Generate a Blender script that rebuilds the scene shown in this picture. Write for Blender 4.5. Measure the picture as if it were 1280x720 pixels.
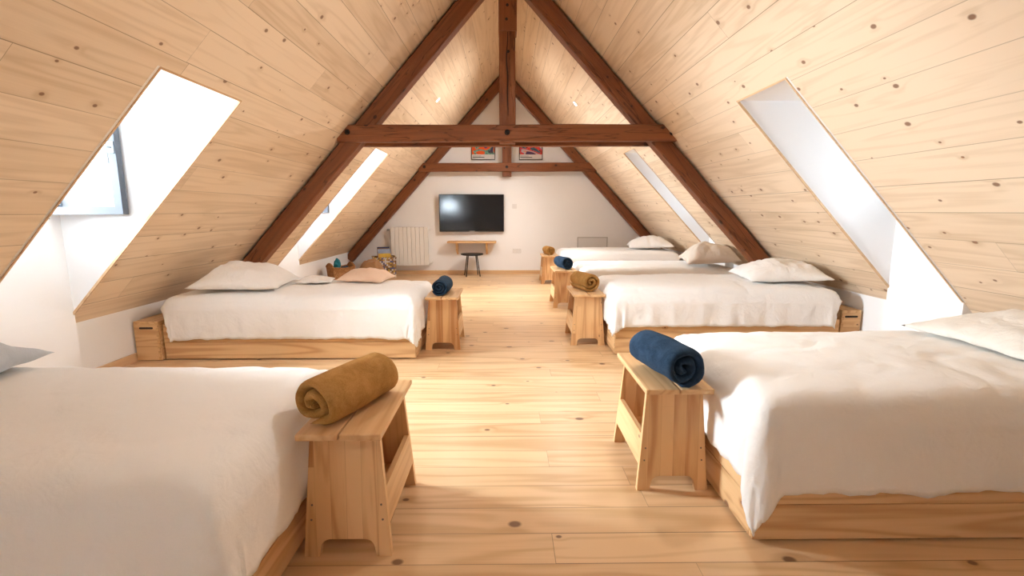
import bpy, bmesh, math, random
import numpy as np
from mathutils import Vector, Matrix, Euler, noise
R = math.radians
PI = math.pi
random.seed(7)
for o in list(bpy.data.objects):
    bpy.data.objects.remove(o, do_unlink=True)
SC = bpy.context.scene
COL = SC.collection

# ------------------------------------------------------------------ camera
cd = bpy.data.cameras.new('camera')
cam = bpy.data.objects.new('camera', cd)
COL.objects.link(cam)
cam.location = (0, 0, 1.15)
PITCH, YAW = math.atan(96/600), math.atan(7/600)
cam.rotation_euler = Euler((PI/2-PITCH, 0, -YAW), 'XYZ')
cd.sensor_width = 36
cd.lens = 36*600/1280
cd.clip_start = .05
SC.camera = cam

# ------------------------------------------------------------------ world, view, lights
SC.view_settings.view_transform = 'Standard'
SC.view_settings.look = 'None'
SC.view_settings.gamma = 1
SC.view_settings.use_curve_mapping = False
SC.view_settings.exposure = 1.05
W = bpy.data.worlds.new('sky')
SC.world = W
W.use_nodes = True
bg = W.node_tree.nodes['Background']
bg.inputs[0].default_value = (.86, .94, 1, 1)
bg.inputs[1].default_value = 2.6
try:
    SC.cycles.max_bounces = 14
    SC.cycles.diffuse_bounces = 8
    SC.cycles.sample_clamp_indirect = 6
    SC.cycles.use_denoising = True
except Exception:
    pass

# room constants (metres; x across, y into the room, z up)
AL, ML = 3.60, 1.107           # underside of the ceiling at the window side: z = AL + ML*x  (x<0)
AR, MR = 3.56, 1.07            # opposite slope: z = AR - MR*x (x>0)
RX = (AR-AL)/(ML+MR)
RZ = AL+ML*RX
YB, YF = -2.2, 8.88
KL, KR = -2.88, 2.87           # knee walls
FL, FR = -2.81, 2.76           # dormer front walls
# dormers: side, y0, y1, head height
DORM = [(-1, 2.39, 3.09, 1.816), (-1, 5.88, 6.52, 1.896), (1, 2.815, 3.40, 1.888), (1, 6.0, 6.53, 1.91),
        (-1, -1.35, -.65, 1.83), (1, -1.0, -.4, 1.89)]  # last pair: unseen dormers added behind the camera to light the near room
def zroof(x, side): return AL+ML*x if side < 0 else AR-MR*x
def xroof(z, side): return (z-AL)/ML if side < 0 else (AR-z)/MR

def area(name, loc, rot, sx, sy, power, color):
    ld = bpy.data.lights.new(name, 'AREA')
    ld.shape = 'RECTANGLE'; ld.size = sx; ld.size_y = sy; ld.energy = power; ld.color = color
    o = bpy.data.objects.new(name, ld); COL.objects.link(o)
    o.location = loc; o.rotation_euler = rot
    return o
# daylight coming through each dormer window, the added unseen pair too (the lamp stands outside, in the window opening)
DAY = {0: 360, 1: 330, 2: 55, 3: 50, 4: 210, 5: 180}
for i, (s, y0, y1, zh) in enumerate(DORM):
    fx = (FL-.75) if s < 0 else (FR+.75)
    area('daylight', (fx, (y0+y1)/2, 1.62), (0, R(-90) if s < 0 else R(90), 0), .9, .8, DAY[i], (.80, .91, 1))

# ------------------------------------------------------------------ node helpers / materials
class NT:
    def __init__(self, name):
        self.m = bpy.data.materials.new(name); self.m.use_nodes = True
        self.t = self.m.node_tree
        self.p = self.t.nodes['Principled BSDF']
    def n(self, typ, **kw):
        x = self.t.nodes.new(typ)
        for k, v in kw.items(): setattr(x, k, v)
        return x
    def set(self, sock, v):
        if isinstance(v, bpy.types.NodeSocket): self.t.links.new(v, sock)
        elif isinstance(v, (tuple, list)) and len(v) == 3 and sock.type == 'RGBA': sock.default_value = (*v, 1)
        else: sock.default_value = v
    def math(self, op, a, b=0.0, c=None, clamp=False):
        x = self.n('ShaderNodeMath', operation=op, use_clamp=clamp)
        self.set(x.inputs[0], a); self.set(x.inputs[1], b)
        if c is not None: self.set(x.inputs[2], c)
        return x.outputs[0]
    def comb(self, a, b, c=0.0):
        x = self.n('ShaderNodeCombineXYZ')
        for i, v in enumerate((a, b, c)): self.set(x.inputs[i], v)
        return x.outputs[0]
    def noise(self, vec, scale=1.0, detail=2.0, rough=.5, dist=0.0):
        x = self.n('ShaderNodeTexNoise')
        self.set(x.inputs['Vector'], vec)
        x.inputs['Scale'].default_value = scale; x.inputs['Detail'].default_value = detail
        x.inputs['Roughness'].default_value = rough; x.inputs['Distortion'].default_value = dist
        return x.outputs[0]
    def mix(self, f, a, b, mode='MIX'):
        x = self.n('ShaderNodeMix', data_type='RGBA', blend_type=mode)
        self.set(x.inputs[0], f); self.set(x.inputs[6], a); self.set(x.inputs[7], b)
        return x.outputs[2]
    def ramp(self, f, a, b, smooth=True):
        x = self.n('ShaderNodeMapRange', interpolation_type='SMOOTHSTEP' if smooth else 'LINEAR')
        x.clamp = True
        self.set(x.inputs[0], f)
        for i, v in ((1, a), (2, b)): self.set(x.inputs[i], v)
        return x.outputs[0]
    def bump(self, h, strength=.3, dist=.01):
        x = self.n('ShaderNodeBump')
        x.inputs['Strength'].default_value = strength; x.inputs['Distance'].default_value = dist
        self.set(x.inputs['Height'], h)
        self.t.links.new(x.outputs[0], self.p.inputs['Normal'])
    def fin(self, col, rough=.5, spec=.4):
        self.set(self.p.inputs['Base Color'], col); self.set(self.p.inputs['Roughness'], rough)
        self.p.inputs['Specular IOR Level'].default_value = spec
        return self.m

def wood(name, light, dark, axis='X', plank=None, plen=3.0, off=0.0, cross=None, seam=.0016, seam_dark=.35,
         knot=(.2, .07, .025), kscale=3.0, kthr=.62, krad=.011, rings=.35, var=.35, freq=45., rough=.5, spec=.35,
         gscale=8.0, crack=False):
    """sawn board: grain along AXIS; PLANK = board width across; CROSS = (axis, factor) replaces the across coordinate"""
    t = NT(name)
    tc = t.n('ShaderNodeTexCoord')
    sp = t.n('ShaderNodeSeparateXYZ'); t.t.links.new(tc.outputs['Object'], sp.inputs[0])
    X = dict(X=sp.outputs[0], Y=sp.outputs[1], Z=sp.outputs[2])
    oth = [a for a in 'XYZ' if a != axis]
    L, A, B = X[axis], X[oth[0]], X[oth[1]]
    if cross:
        A = t.math('MULTIPLY', X[cross[0]], cross[1])
        B = 0.0 if cross[1] != 1.0 else X[[a for a in oth if a != cross[0]][0]]
    rnd = t.n('ShaderNodeObjectInfo').outputs['Random']
    rr = t.math('MULTIPLY', rnd, 37.0)
    L = t.math('ADD', L, rr)
    if plank:
        c = t.math('DIVIDE', t.math('ADD', A, off), plank)
        idx = t.math('FLOOR', c)
        w1 = t.n('ShaderNodeTexWhiteNoise', noise_dimensions='1D')
        t.set(w1.inputs['W'], t.math('ADD', idx, rr))
        Ls = t.math('MULTIPLY_ADD', w1.outputs[0], plen*3.7, L)
        seg = t.math('FLOOR', t.math('DIVIDE', Ls, plen))
        w2 = t.n('ShaderNodeTexWhiteNoise', noise_dimensions='3D')
        t.set(w2.inputs['Vector'], t.comb(idx, seg, rr))
        s2 = t.n('ShaderNodeSeparateColor'); t.t.links.new(w2.outputs[1], s2.inputs[0])
        r1, r2, r3 = s2.outputs
        fr = t.math('FRACT', c)
        e = t.math('MULTIPLY', t.math('MINIMUM', fr, t.math('SUBTRACT', 1.0, fr)), plank)
        fr2 = t.math('FRACT', t.math('DIVIDE', Ls, plen))
        e2 = t.math('MULTIPLY', t.math('MINIMUM', fr2, t.math('SUBTRACT', 1.0, fr2)), plen*1.7)
        edge = t.math('MINIMUM', e, e2)
        sm = t.math('SUBTRACT', 1.0, t.ramp(edge, seam*.35, seam))
        # some joints sit tighter than others
        sm = t.math('MULTIPLY', sm, t.math('MULTIPLY_ADD', r3, .7, .3))
    else:
        Ls = L; r1 = r2 = r3 = rnd; sm = None
    so = t.math('MULTIPLY', r2, 40.0)
    # knots
    kv = t.comb(t.math('MULTIPLY', Ls, kscale*.75), t.math('MULTIPLY', t.math('ADD', t.math('ADD', A, B), so), kscale))
    vo = t.n('ShaderNodeTexVoronoi', voronoi_dimensions='2D', feature='F1')
    t.set(vo.inputs['Vector'], kv); vo.inputs['Scale'].default_value = 1.0
    kc = t.n('ShaderNodeSeparateColor'); t.t.links.new(vo.outputs['Color'], kc.inputs[0])
    act = t.math('GREATER_THAN', kc.outputs[0], kthr)
    rad = t.math('MULTIPLY_ADD', kc.outputs[1], krad*kscale, krad*kscale*.35)
    q = t.math('DIVIDE', vo.outputs['Distance'], rad)
    km = t.math('MULTIPLY', act, t.math('SUBTRACT', 1.0, t.ramp(q, .55, 1.1)))
    halo = t.math('MULTIPLY', act, t.math('SUBTRACT', 1.0, t.ramp(q, .8, 4.0)))
    # growth rings (cathedral grain) and fibres
    gv = t.comb(t.math('MULTIPLY', Ls, .55), t.math('MULTIPLY', t.math('ADD', A, so), gscale), t.math('MULTIPLY', B, gscale))
    n1 = t.noise(gv, 1.0, 2.0, .45, .35)
    n1 = t.math('MULTIPLY_ADD', halo, .06, n1)
    rg = t.math('SINE', t.math('MULTIPLY', n1, freq))
    rg = t.math('POWER', t.math('MULTIPLY_ADD', rg, .5, .5), 2.0)
    fv = t.comb(t.math('MULTIPLY', Ls, 3.0), t.math('MULTIPLY', t.math('ADD', A, so), 130.), t.math('MULTIPLY', B, 130.))
    fb = t.noise(fv, 1.0, 3.0, .6)
    f = t.math('MULTIPLY_ADD', rg, rings, t.math('MULTIPLY_ADD', fb, .35, -.12))
    f = t.math('ADD', f, t.math('MULTIPLY', t.math('SUBTRACT', r1, .5), var))
    f = t.math('MULTIPLY_ADD', halo, .18, f)
    low = t.noise(t.comb(t.math('MULTIPLY', Ls, .9), t.math('MULTIPLY', t.math('ADD', A, so), 6.), B), 1.0, 2.0)
    f = t.math('ADD', f, t.math('MULTIPLY', t.math('SUBTRACT', low, .5), .5), clamp=True)
    col = t.mix(f, light, dark)
    col = t.mix(t.math('MULTIPLY', km, .85), col, knot)
    h = fb
    if crack:
        cv = t.comb(t.math('MULTIPLY', Ls, .8), t.math('MULTIPLY', t.math('ADD', A, B), 9.), 0.)
        cn = t.noise(cv, 1.0, 3.0, .6, .2)
        ck = t.math('SUBTRACT', 1.0, t.ramp(t.math('ABSOLUTE', t.math('SUBTRACT', cn, .5)), .0, .018))
        col = t.mix(t.math('MULTIPLY', ck, .55), col, tuple(c*.25 for c in dark))
        h = t.math('MULTIPLY_ADD', ck, -2.0, h)
    if sm is not None:
        col = t.mix(t.math('MULTIPLY', sm, 1-seam_dark*.3), col, tuple(c*seam_dark for c in dark))
        h = t.math('MULTIPLY_ADD', sm, -2.0, h)
    t.bump(h, .12 if not crack else .45, .002 if not crack else .006)
    return t.fin(col, t.math('MULTIPLY_ADD', fb, .15, rough-.07), spec)

def plain(name, col, rough=.5, metal=0., spec=.4, nz=0., ns=30., bump=0., emit=None):
    t = NT(name)
    c = col
    if nz or bump:
        tc = t.n('ShaderNodeTexCoord')
        n = t.noise(tc.outputs['Object'], ns, 4.0, .6)
        if nz:
            c = t.mix(n, tuple(x*(1-nz) for x in col), tuple(min(1, x*(1+nz)) for x in col))
        if bump: t.bump(n, bump, .004)
    t.p.inputs['Metallic'].default_value = metal
    if emit:
        t.p.inputs['Emission Color'].default_value = (*emit[0], 1); t.p.inputs['Emission Strength'].default_value = emit[1]
    return t.fin(c, rough, spec)

def linen(name, col, crease=.5):
    t = NT(name)
    tc = t.n('ShaderNodeTexCoord')
    v = tc.outputs['Object']
    a = t.noise(v, 5.0, 3.0, .55, 1.2)
    b = t.noise(v, 22.0, 3.0, .6, .8)
    w = t.noise(v, 420.0, 1.0)
    h = t.math('MULTIPLY_ADD', b, .35, t.math('MULTIPLY_ADD', w, .05, a))
    t.bump(h, crease, .03)
    t.p.inputs['Sheen Weight'].default_value = .15
    c = t.mix(w, tuple(x*.95 for x in col), col)
    return t.fin(c, .85, .15)

def fleece(name, dark, light):
    t = NT(name)
    tc = t.n('ShaderNodeTexCoord')
    v = tc.outputs['Object']
    a = t.noise(v, 14.0, 4.0, .65, .6)
    b = t.noise(v, 260.0, 2.0, .6)
    f = t.math('MULTIPLY_ADD', b, .35, t.math('MULTIPLY', a, .7))
    t.bump(t.math('ADD', b, a), .5, .004)
    t.p.inputs['Sheen Weight'].default_value = .5
    t.p.inputs['Sheen Tint'].default_value = (*light, 1)
    return t.fin(t.mix(t.ramp(f, .25, .8), dark, light), .95, .1)

M = {}
CEIL_L, CEIL_D = (.735, .59, .43), (.47, .325, .185)
M['ceiling_l'] = wood('pine boarding window slope', CEIL_L, CEIL_D, 'Y', .198, 4.4, .055, ('Z', 1/math.sin(math.atan(ML))), seam=.0026, seam_dark=.3,
                      kscale=5.0, kthr=.30, krad=.011, rings=.29, var=.5, freq=38., rough=.5, knot=(.16, .065, .03))
M['ceiling_r'] = wood('pine boarding far slope', CEIL_L, CEIL_D, 'Y', .198, 4.4, .02, ('Z', 1/math.sin(math.atan(MR))), seam=.0026, seam_dark=.3,
                      kscale=5.0, kthr=.28, krad=.012, rings=.29, var=.5, freq=38., rough=.5, knot=(.16, .065, .03))
M['floor'] = wood('pine floorboards', (.70, .48, .27), (.43, .235, .095), 'X', .152, 2.3, -1.42+.152*20, seam=.0026, seam_dark=.25,
                  kscale=3.2, kthr=.45, krad=.017, rings=.42, var=.5, freq=36., rough=.33, spec=.5, knot=(.12, .045, .02), gscale=6.5)
M['timber'] = wood('old stained oak', (.225, .074, .024), (.075, .022, .008), 'X', rings=.25, var=.1, knot=(.02, .008, .004), kscale=3., kthr=.62, krad=.02,
                   rough=.5, spec=.35, crack=True, freq=30.)
M['timber_end'] = wood('old oak end grain', (.27, .095, .03), (.11, .032, .011), 'Y', rings=.3, rough=.6)
PL, PD = (.70, .455, .23), (.43, .205, .075)
for ax in 'XYZ':
    M['pine'+ax] = wood('pine board '+ax, PL, PD, ax, rings=.55, var=.25, kscale=3.2, kthr=.25, krad=.016, freq=42., rough=.5, knot=(.11, .035, .015))
M['glulam'] = wood('glued pine panel', (.70, .44, .215), (.45, .215, .08), 'Z', .052, 1.4, .0, ('X', 1.0), seam=.0007, seam_dark=.7, rings=.6, var=1.15,
                   kscale=3.4, kthr=.72, krad=.010, freq=42., rough=.45, knot=(.07, .03, .015))
M['stooltop'] = wood('pine stool plank', (.70, .455, .23), (.46, .235, .09), 'Y', rings=.4, var=.35, kscale=4., kthr=.75, krad=.007, freq=40., rough=.42, knot=(.09, .035, .015))
M['endgrain'] = wood('pine end grain', (.62, .38, .17), (.32, .14, .05), 'X', rings=.5, freq=120., rough=.6, kthr=2.)
M['trim'] = wood('pine trim', (.64, .44, .26), (.42, .23, .10), 'Y', rings=.3, kthr=.9, rough=.5)
M['base'] = wood('pine skirting', (.70, .48, .27), (.5, .29, .13), 'X', rings=.35, kscale=4., kthr=.8, krad=.008, rough=.5)
M['white'] = plain('white plaster', (.82, .82, .82), .85, spec=.2, nz=.02, ns=3., bump=.05)
M['dormer'] = plain('white painted board', (.83, .83, .83), .7, spec=.25, nz=.01, ns=3.)
M['sheet'] = linen('white cotton', (.86, .855, .84), .32)
M['sheet_warm'] = linen('off white cotton', (.85, .835, .80), .25)
M['pillow'] = linen('white pillow cotton', (.84, .82, .79), .6)
M['pillow_beige'] = linen('beige pillow cotton', (.66, .575, .49), .6)
M['pillow_grey'] = linen('pale grey pillow cotton', (.50, .55, .60), .6)
M['pillow_warm'] = linen('cream pillow cotton', (.74, .68, .60), .6)
M['peach'] = linen('peach pillow cotton', (.80, .58, .43), .5)
M['mattress'] = linen('mattress ticking', (.75, .74, .72), .2)
M['mustard'] = fleece('mustard fleece', (.22, .105, .022), (.44, .235, .075))
M['navy'] = fleece('navy fleece', (.007, .016, .031), (.032, .062, .105))
M['black'] = plain('black plastic', (.012, .012, .013), .4)
M['screen'] = plain('glass screen', (.004, .005, .007), .11, spec=.5)
M['blackmetal'] = plain('black metal', (.012, .012, .012), .4, .3)
M['sash'] = plain('anthracite frame', (.045, .05, .062), .4)
M['sash_grey'] = plain('grey aluminium', (.28, .32, .37), .35, .6)
M['chrome'] = plain('satin metal', (.45, .5, .55), .3, .8)
M['radiator'] = plain('white enamel', (.80, .79, .76), .35)
M['plate'] = plain('white plastic plate', (.70, .69, .68), .4)
M['iron'] = plain('dark iron', (.02, .015, .013), .6, .5)
M['screwhead'] = plain('dull screw head', (.16, .13, .10), .5, .5)
M['dark'] = plain('dark hollow', (.02, .015, .012), .9)
M['teal'] = fleece('teal cotton', (.01, .10, .13), (.05, .25, .30))
M['purple'] = fleece('purple blue cotton', (.02, .02, .07), (.07, .07, .18))
M['tan'] = linen('tan cotton', (.36, .19, .085), .5)
M['hatch'] = plain('grey white edge', (.48, .47, .45), .6)
g = NT('window glass')
g.p.inputs['Transmission Weight'].default_value = 1.0; g.p.inputs['IOR'].default_value = 1.02
M['glass'] = g.fin((.97, .985, 1), .0, .3)
M['lamp'] = plain('lit lens', (1, .95, .85), .3, emit=((1, .93, .8), 14.))

# ------------------------------------------------------------------ mesh helpers
def obj(name, bm, mat, parent=None, loc=None, rot=None, smooth=False):
    me = bpy.data.meshes.new(name)
    bmesh.ops.recalc_face_normals(bm, faces=bm.faces)
    bm.to_mesh(me); bm.free()
    for m in (mat if isinstance(mat, (list, tuple)) else [mat]):
        me.materials.append(M[m] if isinstance(m, str) else m)
    if smooth:
        for p in me.polygons: p.use_smooth = True
    o = bpy.data.objects.new(name, me); COL.objects.link(o)
    if parent is not None: o.parent = parent
    if loc is not None: o.location = loc
    if rot is not None: o.rotation_euler = rot
    return o
def tag(o, label=None, cat=None, group=None, kind=None):
    if label: o['label'] = label
    if cat: o['category'] = cat
    if group: o['group'] = group
    if kind: o['kind'] = kind
    return o
def thing(name, label, cat, loc=(0, 0, 0), rz=0., group=None):
    o = bpy.data.objects.new(name, None); COL.objects.link(o)
    o.empty_display_size = .1
    o.location = loc; o.rotation_euler = (0, 0, rz)
    return tag(o, label, cat, group)
def struct(o, label=None):
    o['kind'] = 'structure'
    if label: o['label'] = label
    return o
def box(x0, x1, y0, y1, z0, z1, bev=0., bm=None, seg=2):
    b = bmesh.new()
    vs = [b.verts.new((x, y, z)) for x in (x0, x1) for y in (y0, y1) for z in (z0, z1)]
    for f in ((0, 1, 3, 2), (4, 6, 7, 5), (0, 4, 5, 1), (2, 3, 7, 6), (0, 2, 6, 4), (1, 5, 7, 3)):
        b.faces.new([vs[i] for i in f])
    bmesh.ops.recalc_face_normals(b, faces=b.faces)
    if bev:
        bmesh.ops.bevel(b, geom=list(b.edges), offset=bev, segments=seg, profile=.5, affect='EDGES')
    return b if bm is None else merge(bm, b)
def merge(a, b, mat=None):
    mp = {}
    for v in b.verts: mp[v] = a.verts.new(mat @ v.co if mat else v.co)
    for f in b.faces:
        try:
            nf = a.faces.new([mp[v] for v in f.verts]); nf.smooth = f.smooth; nf.material_index = f.material_index
        except ValueError: pass
    b.free()
    return a
def prism(pts, d0, d1, axis='Y', bev=0.):
    """closed outline PTS (2D) pushed from d0 to d1 along AXIS"""
    def P(p, d):
        return {'Y': (p[0], d, p[1]), 'X': (d, p[0], p[1]), 'Z': (p[0], p[1], d)}[axis]
    b = bmesh.new()
    a0 = [b.verts.new(P(p, d0)) for p in pts]; a1 = [b.verts.new(P(p, d1)) for p in pts]
    n = len(pts)
    b.faces.new(a0); b.faces.new(a1[::-1])
    for i in range(n): b.faces.new((a0[i], a0[(i+1) % n], a1[(i+1) % n], a1[i]))
    bmesh.ops.recalc_face_normals(b, faces=b.faces)
    if bev: bmesh.ops.bevel(b, geom=list(b.edges), offset=bev, segments=2, profile=.5, affect='EDGES')
    return b
def lathe(prof, n=24):
    b = bmesh.new()
    rings = []
    for r, z in prof:
        rings.append([b.verts.new((r*math.cos(2*PI*i/n), r*math.sin(2*PI*i/n), z)) for i in range(n)])
    for a, c in zip(rings, rings[1:]):
        for i in range(n): b.faces.new((a[i], a[(i+1) % n], c[(i+1) % n], c[i]))
    b.faces.new(rings[0]); b.faces.new(rings[-1][::-1])
    return b
def tube(pts, r, n=10):
    b = bmesh.new()
    rings = []
    pts = [Vector(p) for p in pts]
    for i, p in enumerate(pts):
        d = (pts[min(i+1, len(pts)-1)]-pts[max(i-1, 0)]).normalized()
        q = d.to_track_quat('Z', 'Y')
        rr = r[i] if isinstance(r, (list, tuple)) else r
        rings.append([b.verts.new(p+q @ Vector((rr*math.cos(2*PI*k/n), rr*math.sin(2*PI*k/n), 0))) for k in range(n)])
    for a, c in zip(rings, rings[1:]):
        for k in range(n): b.faces.new((a[k], a[(k+1) % n], c[(k+1) % n], c[k]))
    b.faces.new(rings[0]); b.faces.new(rings[-1][::-1])
    return b
def copy_tree(o, parent=None):
    c = o.copy(); COL.objects.link(c)
    if parent is not None: c.parent = parent
    for ch in list(o.children): copy_tree(ch, c)
    return c

# ------------------------------------------------------------------ room shell
struct(obj('floor', box(-3.05, 3.05, YB-.1, YF+.1, -.08, 0), 'floor'))

def ceiling(side, name, mat):
    A, m = (AL, ML) if side < 0 else (AR, MR)
    K = KL if side < 0 else KR
    F = FL if side < 0 else FR
    ds = [d for d in DORM if d[0] == side]
    ys = sorted({YB-.1, YF+.1} | {d[1] for d in ds} | {d[2] for d in ds})
    zf = zroof(F, side)
    zs = sorted({RZ, zroof(K+side*.03, side), zf} | {d[3] for d in ds})
    b = bmesh.new(); V = {}
    def v(z, y):
        k = (z, y)
        if k not in V: V[k] = b.verts.new((xroof(z, side), y, z))
        return V[k]
    for z0, z1 in zip(zs, zs[1:]):
        for y0, y1 in zip(ys, ys[1:]):
            hole = any(d[1] <= y0+1e-6 and y1 <= d[2]+1e-6 and z0 >= zf-1e-6 and z1 <= d[3]+1e-6 for d in ds)
            if not hole: b.faces.new((v(z0, y0), v(z0, y1), v(z1, y1), v(z1, y0)))
    bmesh.ops.recalc_face_normals(b, faces=b.faces)
    # thickness, outwards
    nrm = Vector((side*m, 0, 1)).normalized()
    r = bmesh.ops.extrude_face_region(b, geom=list(b.faces))
    for e in r['geom']:
        if isinstance(e, bmesh.types.BMVert): e.co += nrm*.035
    return struct(obj(name, b, mat))
ceiling(-1, 'ceiling_left', 'ceiling_l')
ceiling(1, 'ceiling_right', 'ceiling_r')

def gable(y0, y1, name):
    pts = [(KL-.15, -.02), (KR+.15, -.02), (KR+.15, zroof(KR+.15, 1)), (RX, RZ), (KL-.15, zroof(KL-.15, -1))]
    struct(obj(name, prism(pts, y0, y1), 'white'))
gable(YF, YF+.12, 'wall_far')
WB = (-2.02, -1.36, .82, 1.30)
def back_gable():
    x0, x1, z0, z1 = WB
    l = lambda x: zroof(x, -1)
    b = bmesh.new()
    for pts in ([(KL-.15, -.02), (x0, -.02), (x0, l(x0)), (KL-.15, l(KL-.15))], [(x0, -.02), (x1, -.02), (x1, z0), (x0, z0)], [(x0, z1), (x1, z1), (x1, l(x1)), (x0, l(x0))],
                [(x1, -.02), (KR+.15, -.02), (KR+.15, zroof(KR+.15, 1)), (RX, RZ), (x1, l(x1))]):
        merge(b, prism(pts, YB-.12, YB))
    bmesh.ops.remove_doubles(b, verts=b.verts, dist=1e-5)
    struct(obj('wall_back', b, 'white'))
back_gable()
area('daylight', ((WB[0]+WB[1])/2, YB-.35, (WB[2]+WB[3])/2), (R(90), 0, 0), .9, .7, 85, (.80, .91, 1))
for side, K, name in ((-1, KL, 'left'), (1, KR, 'right')):
    z = zroof(K, side)
    x0, x1 = sorted((K, K+side*.12))
    b = bmesh.new()
    ds = sorted([d for d in DORM if d[0] == side], key=lambda d: d[1])
    ys = [YB] + [v for d in ds for v in (d[1], d[2])] + [YF]
    F = FL if side < 0 else FR
    # one continuous sheet of wall that steps forward at each dormer
    top, prof = [], []
    for i in range(0, len(ys), 2):
        prof += [(K, ys[i], z+.03), (K, ys[i+1], z+.03)]
        if i+2 < len(ys):
            prof += [(F, ys[i+1], None), (F, ys[i+2], None)]
    lo = [b.verts.new((x, y, -.01)) for x, y, _ in prof]
    hi = [b.verts.new((x, y, h if h else zroof(F, side))) for x, y, h in prof]
    for i in range(len(prof)-1): b.faces.new((lo[i], lo[i+1], hi[i+1], hi[i]))
    struct(obj('wall_'+name, b, 'white'))

# dormer recess of each window: cheeks, flat head, front wall round the window opening
WZ0, WZ1 = 1.10, 1.76
def dormer(i, side, y0, y1, zh):
    F = FL if side < 0 else FR
    zf = zroof(F, side)
    b = bmesh.new()
    xo = F+side*.02
    xr = lambda z: xroof(z, side)
    for y in (y0, y1):
        # cheek
        sgn = -1 if y == y0 else 1
        xs = [(F, zf), (xr(zh), zh), (F, zh)]
        merge(b, prism(xs, y-sgn*.003, y+sgn*.015))
    merge(b, prism([(xr(zh), y0), (F, y0), (F, y1), (xr(zh), y1)], zh, zh+.015, 'Z'))
    # front wall frame round the opening
    wy0, wy1 = y0+.07, y1-.07
    O = [(y0, zf), (y1, zf), (y1, zh+.015), (y0, zh+.015)]
    I = [(wy0, WZ0), (wy1, WZ0), (wy1, WZ1), (wy0, WZ1)]
    fb = bmesh.new()
    for xx in (F, F+side*.10):
        pass
    vo0 = [fb.verts.new((F, *p)) for p in O]; vi0 = [fb.verts.new((F, *p)) for p in I]
    vo1 = [fb.verts.new((F+side*.10, *p)) for p in O]; vi1 = [fb.verts.new((F+side*.10, *p)) for p in I]
    for k in range(4):
        j = (k+1) % 4
        fb.faces.new((vo0[k], vo0[j], vi0[j], vi0[k])); fb.faces.new((vo1[k], vi1[k], vi1[j], vo1[j]))
        fb.faces.new((vi0[k], vi0[j], vi1[j], vi1[k])); fb.faces.new((vo0[k], vo1[k], vo1[j], vo0[j]))
    merge(b, fb)
    struct(obj('wall_dormer', b, 'dormer'))
    # wooden lining edge round the cut in the boarding
    tw = .011
    nrm = Vector((side*(ML if side < 0 else MR), 0, 1)).normalized()
    tb = bmesh.new()
    P = [Vector((xr(zf), y0, zf)), Vector((xr(zf), y1, zf)), Vector((xr(zh), y1, zh)), Vector((xr(zh), y0, zh))]
    c = sum(P, Vector())/4
    up = (P[3]-P[0]).normalized(); ay = Vector((0, 1, 0))
    Q = [P[0]+up*0+ay*tw, P[1]+up*0-ay*tw, P[2]-up*tw-ay*tw, P[3]-up*tw+ay*tw]
    lay = []
    for d in (-.004, .010):
        lay.append(([tb.verts.new(p+nrm*d) for p in P], [tb.verts.new(p+nrm*d) for p in Q]))
    for k in (1, 2, 3):
        j = (k+1) % 4
        (p0, q0), (p1, q1) = lay
        for f in ((p0[k], p0[j], q0[j], q0[k]), (p1[k], q1[k], q1[j], p1[j]), (q0[k], q0[j], q1[j], q1[k]), (p0[k], p1[k], p1[j], p0[j])):
            tb.faces.new(f)
    struct(obj('trim_%d' % (i+1), tb, 'trim'))
    return wy0, wy1

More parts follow.
